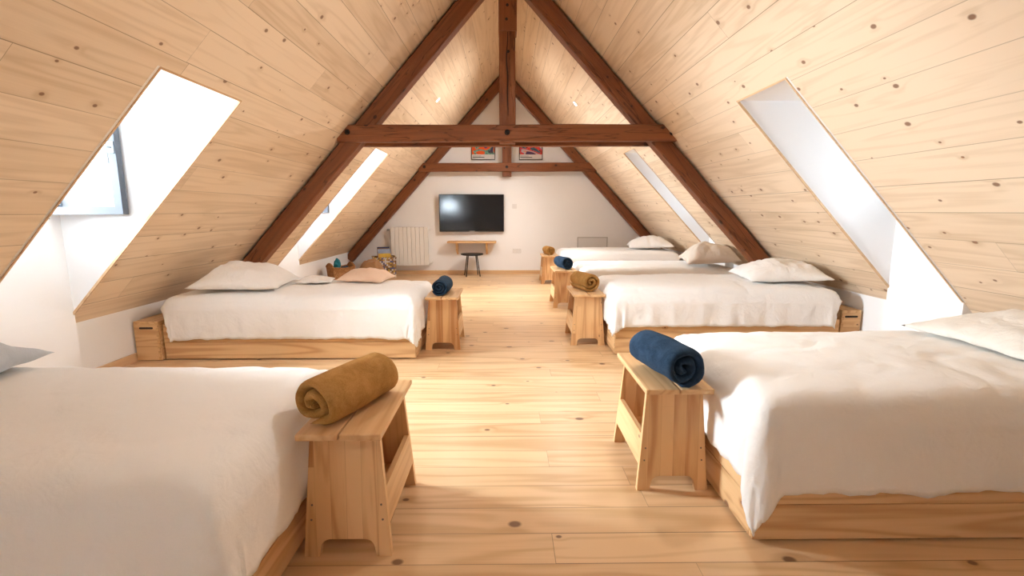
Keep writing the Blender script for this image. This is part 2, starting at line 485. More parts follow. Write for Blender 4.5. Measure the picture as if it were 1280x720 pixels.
def bar_frame(w, h, t, d):
    """rectangular ring in local y (width) and z, thickness along x"""
    b = bmesh.new()
    O = [(0, 0), (w, 0), (w, h), (0, h)]; I = [(t, t), (w-t, t), (w-t, h-t), (t, h-t)]
    for xs in (0,):
        o0 = [b.verts.new((0, *p)) for p in O]; i0 = [b.verts.new((0, *p)) for p in I]
        o1 = [b.verts.new((d, *p)) for p in O]; i1 = [b.verts.new((d, *p)) for p in I]
        for k in range(4):
            j = (k+1) % 4
            for f in ((o0[k], o0[j], i0[j], i0[k]), (o1[k], i1[k], i1[j], o1[j]), (i0[k], i0[j], i1[j], i1[k]), (o0[k], o1[k], o1[j], o0[j])):
                b.faces.new(f)
    return b
for i, d in enumerate(DORM):
    side, y0, y1, zh = d
    wy0, wy1 = dormer(i, *d)
    F = FL if side < 0 else FR
    win = bpy.data.objects.new('window_%d' % (i+1), None); COL.objects.link(win); win['kind'] = 'structure'
    win.location = (F, wy0, WZ0)
    w, h = wy1-wy0, WZ1-WZ0
    s = 1 if side < 0 else -1
    fr = obj('window_frame', bar_frame(w, h, .035, .06), 'sash', win, loc=(-s*.075, 0, 0))
    if s < 0: fr.scale.x = 1; fr.location.x = .015
    # sash: hinged at the far jamb; the window-side pair stand open into the room
    sw = w-.06 if side > 0 else .455
    sash = bpy.data.objects.new('sash', None); COL.objects.link(sash); sash.parent = win
    a = obj('sash_frame', bar_frame(sw, h-.06, .045, .05), 'sash', sash)
    b2 = obj('sash_rebate', bar_frame(sw-.05, h-.11, .022, .022), 'sash_grey', sash, loc=(.055 if side < 0 else -.02, .025, .025))
    gl = obj('pane', box(.02, .026, .03, sw-.03, .03, h-.09), 'glass', sash)
    hd = bmesh.new()
    merge(hd, tube([(0, 0, 0), (.045, 0, 0)], .009, 8)); 
    hb = box(.04, .055, -.011, .011, -.10, .03, .003); merge(hd, hb)
    hb = box(-.001, .008, -.016, .016, -.035, .035, .003); merge(hd, hb)
    hl = obj('handle', hd, 'chrome', sash)
    if side < 0 and i in (0, 1):
        # local y runs along the sash from its hinge; open inwards by about 90 degrees
        sash.location = (.0, w-.03, .03)
        sash.rotation_euler = (0, 0, R(-90+3))
        a.location = (-.05, 0, 0); b2.location = (-.075, .025, .025); gl.location = (-.05, 0, 0)
        hl.location = (.0, sw-.022, .40)
    else:
        sash.location = (-s*.02, .03, .03)
        if s < 0:
            hl.rotation_euler = (0, 0, PI); hl.location = (.0, .02, .3)
            a.location = (0, 0, 0)
        else:
            a.location = (-.05, 0, 0); gl.location = (-.05, 0, 0); b2.location = (-.075, .025, .025)
            hl.location = (0, sw-.02, .3)

x0, x1, z0, z1 = WB
win = bpy.data.objects.new('window_7', None); COL.objects.link(win); win['kind'] = 'structure'; win.location = (x0, YB-.06, z0)
obj('window_frame', bar_frame(x1-x0, z1-z0, .045, .05), 'sash', win, rot=(0, 0, -PI/2))
obj('mullion', box((x1-x0)/2-.03, (x1-x0)/2+.03, -.045, -.005, .045, z1-z0-.045), 'sash', win)
obj('pane', box(.045, x1-x0-.045, -.03, -.024, .045, z1-z0-.045), 'glass', win)
# skirting
struct(obj('baseboard_far', box(-2.86, 2.85, YF-.018, YF, 0, .065, .003), 'base'))
def skirting(side, name):
    K, F = (KL, FL) if side < 0 else (KR, FR)
    ds = sorted([d for d in DORM if d[0] == side], key=lambda d: d[1])
    ys = [YB] + [v for d in ds for v in (d[1], d[2])] + [YF-.02]
    o, q = [], []
    t = -side*.016
    for i in range(0, len(ys), 2):
        a = 0 if i == 0 else .016; c = 0 if i+2 >= len(ys) else .016
        o += [(K, ys[i]), (K, ys[i+1])]; q += [(K+t, ys[i]+a), (K+t, ys[i+1]-c)]
        if i+2 < len(ys):
            o += [(F, ys[i+1]), (F, ys[i+2])]; q += [(F+t, ys[i+1]-.016), (F+t, ys[i+2]+.016)]
    b = bmesh.new()
    n = len(o)
    L = [[b.verts.new((*p, z)) for p in s] for s in (o, q) for z in (0, .065)]
    for k in range(n-1):
        b.faces.new((L[2][k], L[2][k+1], L[3][k+1], L[3][k]))
        b.faces.new((L[1][k], L[1][k+1], L[3][k+1], L[3][k]))
    struct(obj('baseboard_'+name, b, 'trim'))
skirting(-1, 'left'); skirting(1, 'right')

# ------------------------------------------------------------------ roof trusses
def beam(name, parent, p0, p1, width, thick, mat='timber', seed=0, wob=.006, bev=.008, center=True):
    """old squared timber from p0 to p1 (local x along), WIDTH in the truss plane, THICK in y, slightly uneven"""
    p0, p1 = Vector(p0), Vector(p1)
    d = p1-p0; ln = d.length; n = 28
    b = bmesh.new(); rings = []
    prof = [(-1, -1), (1, -1), (1, 1), (-1, 1)]
    for i in range(n+1):
        x = ln*i/n
        row = []
        for a, c in prof:
            k = noise.noise(Vector((x*1.7+seed*9.1, a*3.1+seed, c*2.3)))*wob
            k2 = noise.noise(Vector((x*1.7+seed*5.1, a*2.1-seed, c*4.3+7)))*wob
            # chamfered corners: two verts each
            row.append((x, c*(thick/2)+k2, a*(width/2)+k))
        r8 = []
        for j in range(4):
            pj = Vector(row[j]); pp = Vector(row[j-1]); pn = Vector(row[(j+1) % 4])
            r8.append(pj+(pp-pj).normalized()*bev); r8.append(pj+(pn-pj).normalized()*bev)
        rings.append([b.verts.new(v) for v in r8])
    for A, B in zip(rings, rings[1:]):
        for k in range(8): b.faces.new((A[k], A[(k+1) % 8], B[(k+1) % 8], B[k]))
    b.faces.new(rings[0]); b.faces.new(rings[-1][::-1])
    ang = math.atan2(d.z, d.x)
    return obj(name, b, mat, parent, loc=p0, rot=(0, -ang, 0))
def bolt(parent, x, y, z, r=.022):
    b = lathe([(r*1.25, 0), (r*1.25, .004), (r*.8, .006), (r*.75, .02), (r*.45, .026)], 8)
    return obj('bolt', b, 'iron', parent, loc=(x, y, z), rot=(PI/2, 0, 0))
def truss(yr, th, label, zc0, zc1, xl, xr_, post_lo, twin, wd, collar_t, seed):
    t = thing('roof_truss', label, 'roof truss', (0, 0, 0))
    for side in (-1, 1):
        A, m = (AL, ML) if side < 0 else (AR, MR)
        a = math.atan(m); offs = wd/2+.02
        nx, nz = -side*math.sin(a), -math.cos(a)      # inward normal
        xa = RX; xb = KL+.05 if side < 0 else KR-.05
        pa = Vector((xa, yr, zroof(xa, side)))+Vector((nx, 0, nz))*offs
        pb = Vector((xb, yr, zroof(xb, side)))+Vector((nx, 0, nz))*offs
        dn = (pb-pa).normalized()
        pa = pa+dn*(.10)
        # down to the floor line behind the bed
        pb = pa+dn*((pa.z-.03)/-dn.z)
        lim = (abs(K_in(side))-abs(pa.x))/abs(dn.x)
        pb = pa+dn*min((pa.z-.03)/-dn.z, lim)
        beam('rafter', t, pa, pb, wd, th, seed=seed+side)
    post = beam('king_post', t, (.012, yr, post_lo), (.012, yr, RZ-.06), .155 if twin else .165, th+.02, seed=seed+5)
    zc = (zc0+zc1)/2; h = zc1-zc0
    fy = yr-th/2-collar_t/2+.012
    c = beam('collar_beam', t, (xl, fy, zc), (xr_, fy, zc+.012), h, collar_t, seed=seed+7)
    for bx in (xl+.10, .01, xr_-.06): bolt(t, bx, fy-collar_t/2+.003, zc+.01)
    if twin:
        by = yr+th/2+collar_t/2-.012
        beam('collar_beam', t, (xl+.03, by, zc-.018), (xr_-.04, by, zc-.008), h, collar_t, seed=seed+9)
        beam('post_head', t, (.014, yr-.004, 2.80), (.014, yr-.004, RZ-.08), .172, th+.04, seed=seed+11)
        # dark drying crack down the front of the post
        pts = [(.012+.012*noise.noise(Vector((z*2.5, 3, 1)))+.004*math.sin(z*19), z) for z in np.linspace(2.05, 2.79, 22)]
        w = lambda z: .0015+.0045*max(0, math.sin((z-2.0)*PI/.85))
        out = [(x-w(z), z) for x, z in pts]+[(x+w(z), z) for x, z in pts[::-1]]
        obj('drying_crack', prism(out, yr-(th+.02)/2-.0095, yr-(th+.02)/2+.004), 'dark', t)
        for px, pz in ((.005, 2.90), (.012, 3.02), (.02, 2.62)):
            bolt(t, px, yr-(th+.04)/2-.001, pz, .011)
    return t
def K_in(side): return (KL+.012) if side < 0 else (KR-.012)
truss(4.86, .15, 'big dark oak truss across the middle of the room', 1.80, 1.955, -1.60, 1.64, 1.80, True, .15, .075, 1)
truss(8.79, .13, 'dark oak truss standing against the white end wall', 1.835, 1.985, -1.54, 1.63, 1.76, False, .15, .06, 31)

# ------------------------------------------------------------------ ceiling spotlights
def spot(x, y, label, side, watts=75):
    z = zroof(x, side)
    m = ML if side < 0 else MR
    n = Vector((-side*m, 0, -1)).normalized()
    t = thing('recessed_spotlight', label, 'ceiling light', (x, y, z), 0, 'ceiling spotlights')
    t.rotation_euler = n.to_track_quat('Z', 'Y').to_euler()
    obj('ring', lathe([(.028, -.01), (.043, 0), (.043, .004), (.036, .007), (.030, .002)], 24), 'plate', t, smooth=True)
    obj('lens', lathe([(.001, .001), (.029, .001), (.029, .004), (.001, .0045)], 24), 'lamp', t)
    ld = bpy.data.lights.new('spot_bulb', 'SPOT')
    ld.energy = watts; ld.color = (1, .975, .94); ld.spot_size = R(150); ld.spot_blend = .6; ld.shadow_soft_size = .10
    l = bpy.data.objects.new('spot_bulb', ld); COL.objects.link(l); l.parent = t
    l.location = (0, 0, .03); l.rotation_euler = (PI, 0, 0)
    return t
spot(-.905, 6.66, 'small lit round spotlight in the slope on the radiator side', -1, 62)
spot(.925, 6.72, 'small lit round spotlight in the slope above the beige pillow', 1, 105)
spot(-.905, 2.7, 'added fill spotlight recessed in the pine slope, outside the view', -1, 22)  # from here on: unseen spots, added to brighten the near room
spot(.925, 2.7, 'added fill spotlight recessed in the pine slope, outside the view', 1, 40)
spot(-.905, -.6, 'added fill spotlight recessed in the pine slope, outside the view', -1, 10)
spot(.925, -.6, 'added fill spotlight recessed in the pine slope, outside the view', 1, 12)

# ------------------------------------------------------------------ soft things
def fbm(x, y, z, o=3):
    return noise.fractal(Vector((x, y, z)), .9, 2.0, o)
def sheet(name, label, x0, x1, y0, y1, ztop, over, mat='sheet', seed=0, r=.075, res=.022, bulge=.03, ear=.20, hem=.011):
    """bed cover: lies on x0..x1, y0..y1 and hangs over each side; OVER = (x0 side, x1 side, y0 side, y1 side)"""
    ou = [o for o in over]
    us = np.arange(x0-ou[0], x1+ou[1]+res*.5, res); vs = np.arange(y0-ou[2], y1+ou[3]+res*.5, res)
    ix0, ix1, iy0, iy1 = x0+r, x1-r, y0+r, y1-r
    b = bmesh.new(); G = []
    arc = r*PI/2
    for u in us:
        row = []
        for v in vs:
            qx, qy = min(max(u, ix0), ix1), min(max(v, iy0), iy1)
            dx, dy = u-qx, v-qy
            d = math.hypot(dx, dy)
            bx = 1-((2*(qx-x0)/(x1-x0)-1))**4; by = 1-((2*(qy-y0)/(y1-y0)-1))**4
            bl = bulge*max(0, bx)**.7*max(0, by)**.7
            wr = .007*fbm(u*2.1+seed, v*2.6, seed, 4)+.0035*fbm(u*7+v*5+seed, v*6-u*3, seed+3, 3)
            cr = abs(noise.noise(Vector((u*3.1+v*1.2+seed*3, v*3.3-u*.7, seed*1.7))))
            wr -= .006*max(0, .12-cr)/.12
            if d < 1e-6:
                p = (qx, qy, ztop+bl+wr)
            else:
                nx, ny = dx/d, dy/d
                # corner cloth is longer: let it hang as a soft point
                if dx and dy: d = max(abs(dx), abs(dy))+ear*min(abs(dx), abs(dy))
                kx = 1/max(abs(nx), abs(ny))**.8
                if d < arc:
                    a = d/r
                    p = (qx+nx*kx*r*math.sin(a), qy+ny*kx*r*math.sin(a), ztop-r*(1-math.cos(a))+bl*(1-a/1.5708)+wr)
                else:
                    drop = d-arc
                    s_ = qx*ny*ny*6+qy*nx*nx*6+math.atan2(ny, nx)*1.1
                    f = min(1, drop/.16)
                    wv = (.004*math.sin(s_*5.2+seed+2.5*noise.noise(Vector((s_*1.3, seed, 0))))+.007*noise.noise(Vector((s_*2.4, drop*3, seed+5)))+.004*fbm(s_*6, drop*14, seed+9))*f
                    if dx and dy: wv += .012*f*(.5+.5*math.sin(math.atan2(abs(ny), abs(nx))*9+seed))
                    out = r+.012+max(.0, wv+.006*f)
                    hm = 1+hem*6*noise.noise(Vector((s_*.8, seed*2, 11)))+hem*2.5*noise.noise(Vector((s_*3.3, seed, 4)))
                    p = (qx+nx*kx*out, qy+ny*kx*out, ztop-r-drop*hm+wr*.4)
            row.append(b.verts.new(p))
        G.append(row)
    for i in range(len(us)-1):
        for j in range(len(vs)-1): b.faces.new((G[i][j], G[i+1][j], G[i+1][j+1], G[i][j+1]))
    o = obj(name, b, mat, smooth=True)
    if o.data.polygons and o.data.polygons[len(o.data.polygons)//2].normal.z < 0: o.data.flip_normals()
    md = o.modifiers.new('thick', 'SOLIDIFY'); md.thickness = .006; md.offset = 1
    tag(o, label, 'bed cover', 'white covers on the beds')
    return o

def pillow(label, loc, rz, a, b_, t, mat, seed, tilt=(0, 0), flange=.03, group=None, sag=.0):
    n = 36
    b = bmesh.new(); T, B = [], []
    for i in range(n+1):
        rt, rb = [], []
        for j in range(n+1):
            u = -1+2*i/n; v = -1+2*j/n
            # cloth gathers at the corners, sides pulled in
            x = a/2*u*(1-.085*(1-v*v)); y = b_/2*v*(1-.085*(1-u*u))
            eu, ev = min(1, abs(u)), min(1, abs(v))
            h = (max(0, 1-eu**2.4)**.62)*(max(0, 1-ev**2.4)**.62)
            c = math.hypot(u, v)
            w = .22*fbm(x*5+seed, y*5, seed*2, 3)+.10*abs(noise.noise(Vector((x*11+seed, y*9, 3))))
            fold = .17*math.sin(math.atan2(v, u)*11+seed+3*noise.noise(Vector((u*2, v*2, seed))))*max(0, c-.45)*h**.3
            hh = h*(1+w*1.1)+fold*.55*h**.5
            hh += .05*noise.noise(Vector((u*1.3+seed, v*1.3, 8)))*h
            edge = .0035+.004*noise.noise(Vector((u*4, v*4, seed)))
            wob = .010*noise.noise(Vector((u*3+seed, v*3, 1)))*(1-h)
            droop = -sag*c*c
            rt.append(b.verts.new((x, y, t*.85*hh+max(.002, edge)+wob+droop)))
            rb.append(b.verts.new((x, y, -t*.15*h-.002+wob+droop)) if 0 < i < n and 0 < j < n else None)
        T.append(rt); B.append(rb)
    for i in range(n):
        for j in range(n):
            b.faces.new((T[i][j], T[i+1][j], T[i+1][j+1], T[i][j+1]))
            q = [B[x][y] or T[x][y] for x, y in ((i, j), (i, j+1), (i+1, j+1), (i+1, j))]
            if len(set(q)) >= 3 and q != [T[i][j], T[i][j+1], T[i+1][j+1], T[i+1][j]]: 
                try: b.faces.new(q)
                except ValueError: pass
    o = obj('pillow', b, mat, smooth=True)
    o.location = loc; o.rotation_euler = (tilt[0], tilt[1], rz)
    tag(o, label, 'pillow', group or 'pillows on the beds')
    return o

# ------------------------------------------------------------------ beds
def toothed(x0, x1, z0, z1, d0, d1, n):
    """finger joint plate in xz with a stepped edge"""
    pts = [(x0, z0)]
    for i in range(n):
        za, zb = z0+(z1-z0)*i/n, z0+(z1-z0)*(i+1)/n
        xx = x1 if i % 2 == 0 else x0+(x1-x0)*.45
        pts += [(xx, za), (xx, zb)]
    pts.append((x0, z1))
    return prism(pts, d0, d1)
def bed(label, foot, head, y0, y1, top, mat_top, z_frame=.29):
    """pine platform bed; foot / head are x positions"""
    t = thing('platform_bed', label, 'bed', (foot, (y0+y1)/2, 0), 0, 'pine platform beds')
    s = 1 if head > foot else -1
    L, Wd = abs(head-foot), (y1-y0)
    th = .028; g = .010
    zs = ((g, .142), (.144, z_frame))
    e = .0
    fx = lambda d: s*d
    for yy in (-Wd/2, Wd/2-th):
        for za, zb in zs:
            xs = sorted((fx(.0), fx(L)))
            obj('side_board', box(xs[0], xs[1], yy, yy+th, za, zb, .0025), 'pineX', t)
    for d, nm in ((0, 'foot_board'), (L-th, 'head_board')):
        for za, zb in zs:
            xs = sorted((fx(d), fx(d+th)))
            ob = box(xs[0]-(.0008 if s > 0 and d == 0 else 0), xs[1]+(.0008 if s < 0 and d == 0 else 0), -Wd/2+th, Wd/2-th, za, zb, .0025)
            obj(nm, ob, 'pineY', t)
    for yy in (-Wd/2,):
        # finger joints showing at the foot corner
        x_ = fx(-.0012); pts = []
        b = prism([(p[0], p[1]) for p in [(-Wd/2+.0005, g+.002)]+sum([[(-Wd/2+(.027 if i % 2 else .012), g+.002+(z_frame-g-.004)*i/14), (-Wd/2+(.027 if i % 2 else .012), g+.002+(z_frame-g-.004)*(i+1)/14)] for i in range(14)], [])+[(-Wd/2+.0005, z_frame-.002)]], x_-.0006, x_+.0006, 'X')
        obj('finger_joint', b, 'endgrain', t)
    m = box(*sorted((fx(.05), fx(L-.05))), -Wd/2+.05, Wd/2-.05, .16, top-.022, .04, seg=3)
    obj('mattress', m, 'mattress', t, smooth=True)
    return t
def chest(label, x0, x1, y0, y1, z1, group='pine boxes at the bed heads'):
    """lidded pine box that closes the head of a bed"""
    cx, cy = (x0+x1)/2, (y0+y1)/2
    t = thing('headboard_box', label, 'wooden box', (cx, cy, 0), 0, group)
    w, d = (x1-x0)/2, (y1-y0)/2
    th = .022
    for yy, nm in ((-d, 'end_panel'), (d-th, 'end_panel')):
        b = box(-w, w, yy, yy+th, .008, z1-th, .002)
        obj(nm, b, 'pineX', t)
    obj('side_panel', box(-w, -w+th, -d+th, d-th, .008, z1-th, .002), 'pineY', t)
    obj('side_panel', box(w-th, w, -d+th, d-th, .008, z1-th, .002), 'pineY', t)
    obj('lid', box(-w, w, -d, d, z1-th, z1, .002), 'pineY', t)
    hs = .045
    hp = [(-hs+.008*math.cos(a), .008*math.sin(a)) for a in np.linspace(PI/2, 3*PI/2, 7)]+[(hs+.008*math.cos(a), .008*math.sin(a)) for a in np.linspace(-PI/2, PI/2, 7)]
    hp = [(x, z+z1-.052) for x, z in hp]
    obj('hand_hole', prism(hp, -d-.0012, -d+.004), 'dark', t)
    xj = w if cx < 0 else -w
    sg = -1 if cx < 0 else 1
    b = toothed(xj-sg*0, xj+sg*.020, .012, z1-.026, -d-.0008, -d+.003, 12)
    obj('dovetail_joint', b, 'endgrain', t)
    return t

# near bed by the open window, far one behind it, and the row of four opposite
BED = {}
def pil(label, x, y, top, rz, a, b_, t, mat, seed, tilt=(0, 0), lift=0.):
    return pillow(label, (x, y, top+.048+.15*t+lift), R(rz), a, b_, t, mat, seed, (R(tilt[0]), R(tilt[1])))
bed('pine bed beside the bench with the big mustard roll, before the open window', -.715, -2.62, 1.06, 1.97, .49, 'sheet_warm')
sheet('bed_cover', 'white cover with a loose hanging corner, beside the big mustard roll', -2.60, -.705, 1.05, 1.98, .495, (.03, .265, .36, .26), 'sheet_warm', seed=3, ear=.45)
bed('pine bed with three pillows on it, beyond the open window', -.715, -2.66, 3.65, 4.56, .49, 'sheet')
sheet('bed_cover', 'bright white cover on the bed that carries the peach pillow', -2.645, -.705, 3.64, 4.57, .495, (.03, .27, .29, .27), 'sheet', seed=11)
bed('pine bed beside the bench with the large navy roll', .862, 2.66, 1.516, 2.43, .52, 'sheet_warm')
sheet('bed_cover', 'cream white cover on the bed beside the large navy roll', .857, 2.64, 1.506, 2.44, .52, (.27, .03, .285, .27), 'sheet_warm', seed=23, ear=.48)
bed('pine bed with a single white pillow, under the foot of the dark rafter', .875, 2.68, 3.74, 4.65, .52, 'sheet')
sheet('bed_cover', 'white cover on the bed with one white pillow below the dark rafter', .865, 2.665, 3.73, 4.66, .525, (.27, .03, .25, .27), 'sheet', seed=31)
bed('pine bed carrying the beige pillow, third in the row of four', .875, 2.68, 5.42, 6.33, .49, 'sheet_warm')
sheet('bed_cover', 'creamy cover on the bed that carries the beige pillow', .865, 2.665, 5.41, 6.34, .49, (.28, .03, .27, .27), 'sheet_warm', seed=43)
bed('pine bed standing next to the white end wall', .875, 2.68, 7.36, 8.27, .52, 'sheet')
sheet('bed_cover', 'white cover on the bed next to the white end wall', .865, 2.665, 7.35, 8.28, .515, (.28, .03, .27, .27), 'sheet', seed=57)
chest('pine lidded box with a hand slot at the head of the bed with three pillows', -2.86, -2.672, 3.62, 4.56, .315)
chest('pine lidded box at the head of the bed below the dark rafter', 2.692, 2.85, 3.74, 4.65, .365)

PW = 'pillows on the beds'
pil('large plump white pillow at the head of the bed with three pillows', -2.15, 3.97, .495, 6, .68, .60, .185, 'pillow', 2, (1, 1), -.008)
pil('flat white pillow lying next to the peach pillow', -1.685, 4.23, .495, 12, .29, .26, .05, 'pillow', 9, (0, 1), -.01)
pil('peach coloured pillow lying on the bright white bed', -1.27, 4.34, .495, -7, .43, .36, .10, 'peach', 5, (2, 2), -.008)
pil('white pillow on the bed below the foot of the dark rafter', 2.37, 4.13, .525, -8, .66, .60, .165, 'pillow', 14, (1, -2), -.004)
pil('cream pillow on the bed beside the large navy roll', 2.34, 2.04, .52, 4, .66, .64, .115, 'pillow_warm', 21, (1, -3), .006)
pil('grey white pillow on the bed beside the big mustard roll', -2.16, 1.62, .495, 10, .64, .60, .16, 'pillow_grey', 27, (1, 3), .006)
pil('beige pillow at the head of the third bed of the row', 2.40, 5.66, .49, -8, .60, .54, .21, 'pillow_beige', 33, (4, -4), .02)
pil('off white pillow at the head of the bed next to the end wall', 2.31, 7.74, .515, -10, .70, .56, .17, 'pillow', 41, (2, -3), .012)

# ------------------------------------------------------------------ step benches
def make_bench():
    t = thing('bench', 'x', 'bench', (0, 0, 0), 0, 'small pine benches at the bed feet')
    H = .452; TT = .022
    # two top planks with a narrow gap between them
    for xa, xb in ((-.136, -.003), (.003, .136)):
        obj('top_plank', box(xa, xb, -.255, .255, H-TT, H, .004), 'stooltop', t)
    # splayed end panels with an arched cut between the feet
    hw0, hw1, zt = .147, .114, H-TT
    for s in (-1, 1):
        r = .035; fw = .052; ch = .062
        pts = [(-hw0, 0), (-hw1, zt), (hw1, zt), (hw0, 0), (hw0-fw, 0)]
        x = hw0-fw
        pts += [(x-.004-r*(1-math.cos(a)), ch-r+r*math.sin(a)) for a in np.linspace(.15, PI/2, 7)]
        pts += [(-p[0], p[1]) for p in pts[:4:-1]]
        pts += [(-hw0+fw, 0)]
        b = prism(pts, -.011, .011)
        # lean: top nearer the middle
        for v in b.verts: v.co.y += s*(.212-.030*v.co.z/zt)
        o = obj('end_panel', b, 'glulam', t)
        for z in (.175, .215) if False else (.130, .182):
            for sx in (-1, 1):
                xx = sx*(hw0-(hw0-hw1)*z/zt-.018)
                yy = s*(.212-.030*z/zt+.0115)
                obj('screw', lathe([(.0036, -.002), (.0036, .0006), (.0020, .0009), (.0015, .0004)], 10), 'screwhead', o, loc=(xx, yy, z), rot=(-s*PI/2, 0, 0))
    obj('shade_shelf', box(-.112, .112, -.192, .192, .088, .106, .002), 'stooltop', t)  # board added to keep the hollow under the bench dark
    # side rails between the ends
    for s in (-1, 1):
        z0, z1 = .105, .235
        xa = s*(hw0-(hw0-hw1)*z0/zt); xb = s*(hw0-(hw0-hw1)*z1/zt)
        yr0, yr1 = .212-.030*z0/zt-.0115, .212-.030*z1/zt-.0115
        b = bmesh.new(); w = s*.018
        vv = [b.verts.new(p) for p in ((xa, -yr0, z0), (xa, yr0, z0), (xb, yr1, z1), (xb, -yr1, z1), (xa-w, -yr0, z0), (xa-w, yr0, z0), (xb-w, yr1, z1), (xb-w, -yr1, z1))]
        for f in ((0, 1, 2, 3), (7, 6, 5, 4), (0, 4, 5, 1), (1, 5, 6, 2), (2, 6, 7, 3), (3, 7, 4, 0)): b.faces.new([vv[i] for i in f])
        obj('side_rail', b, 'stooltop', t)
    return t
BENCH = make_bench()
benches = [(-.535, 1.685, 'pine bench holding the big mustard roll, in front of the open window'),
           (-.535, 4.125, 'pine bench holding a navy roll, at the foot of the bright white bed'),
           (.689, 2.06, 'pine bench holding the large dark navy roll'),
           (.705, 4.25, 'pine bench holding a mustard roll, second in the row of four benches'),
           (.705, 5.885, 'pine bench holding a navy roll, third in the row of four benches'),
           (.700, 7.81, 'pine bench with a small mustard roll, next to the end wall')]
for i, (x, y, lb) in enumerate(benches):
    o = BENCH if i == 0 else copy_tree(BENCH)
    o.location = (x, y, 0); o['label'] = lb
    o.rotation_euler.z = R([0, .5, 0, -.6, .5, 0][i])

# ------------------------------------------------------------------ rolled blankets
def roll(label, x, y, z, rz, length, rad, mat, seed, t=.021, flat=.92, tilt=0., turn=0.):
    b = bmesh.new()
    turns = (rad-.006)/t-.5
    N = int(turns*26)
    th = np.linspace(.9, turns*2*PI, N)
    turn = th[-1]+turn            # TURN: the angle at which the loose edge lies
    secs = []
    n_l = 22
    for k in range(n_l+1):
        f = k/n_l
        # rounded fold at both ends
        e = min(f, 1-f)*length
        shrink = 1-.75*max(0, 1-e/.026)**2
        yy = (f-.5)*length
        O, I = [], []
        for j, a in enumerate(th):
            rc = .004+t*a/(2*PI)
            rc *= 1+.07*noise.noise(Vector((math.cos(a)*.9+seed, yy*5, math.sin(a)*.9)))+.05*noise.noise(Vector((math.cos(a)*1.7+seed, yy*9, math.sin(a)*1.7+4)))+.03*noise.noise(Vector((a*.6, yy*3, seed)))
            hw = t*.47*shrink*(1 if j > 0 else .5)*min(1, .15+(th[-1]-a)/.5)
            rc -= t*.30*max(0, 1-(th[-1]-a)/.9)
            hw *= 1+.12*noise.noise(Vector((a*2.1+seed, yy*9, 2)))
            ang = -a+turn
            off = .010*noise.noise(Vector((a*.8, seed*3.1, f > .5)))*(1 if e < .03 else .0)
            def pt(r):
                px, pz = r*math.cos(ang), r*math.sin(ang)*flat
                if pz < -rad*flat*.86: pz = -rad*flat*.86-(pz+rad*flat*.86)*-.25
                bend = .012*math.sin(f*PI)+.006*noise.noise(Vector((yy*4, seed, 9)))
                return b.verts.new((px+bend*.6, yy+off*1.0, pz))
            O.append(pt(rc+hw)); I.append(pt(rc-hw))
        secs.append((O, I))
    for (O, I), (O2, I2) in zip(secs, secs[1:]):
        for j in range(N-1):
            b.faces.new((O[j], O[j+1], O2[j+1], O2[j])); b.faces.new((I[j+1], I[j], I2[j], I2[j+1]))
        b.faces.new((O[0], O2[0], I2[0], I[0])); b.faces.new((O[-1], I[-1], I2[-1], O2[-1]))
    for O, I in (secs[0], secs[-1]):
        for j in range(N-1): b.faces.new((O[j], I[j], I[j+1], O[j+1]))
    o = obj('rolled_blanket', b, mat, smooth=True)
    z = HB-min(v.co.z for v in o.data.vertices)
    o.location = (x, y, z); o.rotation_euler = (tilt, 0, rz)
    tag(o, label, 'blanket', 'rolled fleece blankets on the benches')
    return o
HB = .454
roll('large mustard fleece roll lying slantwise on the bench before the open window', -.568, 1.655, HB+.083, R(-21), .37, .105, 'mustard', 3, .036, turn=-1.65)
roll('navy fleece roll on the bench at the foot of the bright white bed', -.555, 4.10, HB+.078, R(-2), .32, .086, 'navy', 8, .024, turn=-2.6)
roll('large navy fleece roll on the bench beside the cream white bed', 0.660, 1.955, HB+.085, R(13), .34, .110, 'navy', 14, .038, turn=-1.7)
roll('mustard fleece roll on the second bench of the row of four', .69, 4.27, HB+.086, R(17), .32, .101, 'mustard', 22, .034, turn=-2.5)
roll('navy fleece roll on the third bench of the row of four', .69, 5.88, HB+.084, R(14), .32, .095, 'navy', 31, .030, turn=-2.0)
roll('small mustard fleece roll on the bench next to the end wall', .68, 7.80, HB+.078, R(14), .28, .088, 'mustard', 39, .026, turn=-2.4)

# ------------------------------------------------------------------ end wall fittings
def fill_poly(pts, mat, name, parent, y0, y1):
    return obj(name, prism(pts, y0, y1), mat, parent)
# television
def tv(x0, x1, z0, z1):
    t = thing('television', 'black flat television on the white end wall above the wooden wall shelf', 'television', ((x0+x1)/2, YF-.012, (z0+z1)/2))
    t.rotation_euler = (R(.8), 0, R(1.6))
    w, h = (x1-x0)/2, (z1-z0)/2
    obj('wall_bracket', box(-.2, .2, -.035, 0, -.15, .15), 'blackmetal', t)
    obj('casing', box(-w, w, -.075, -.035, -h, h, .006), 'black', t)
    obj('screen', box(-w+.012, w-.012, -.0775, -.0755, -h+.022, h-.012, .0008), 'screen', t)
    obj('logo_strip', box(-.045, .055, -.0785, -.0755, -h+.005, -h+.013, .001), 'plate', t)
tv(-1.215, -.045, .782, 1.452)
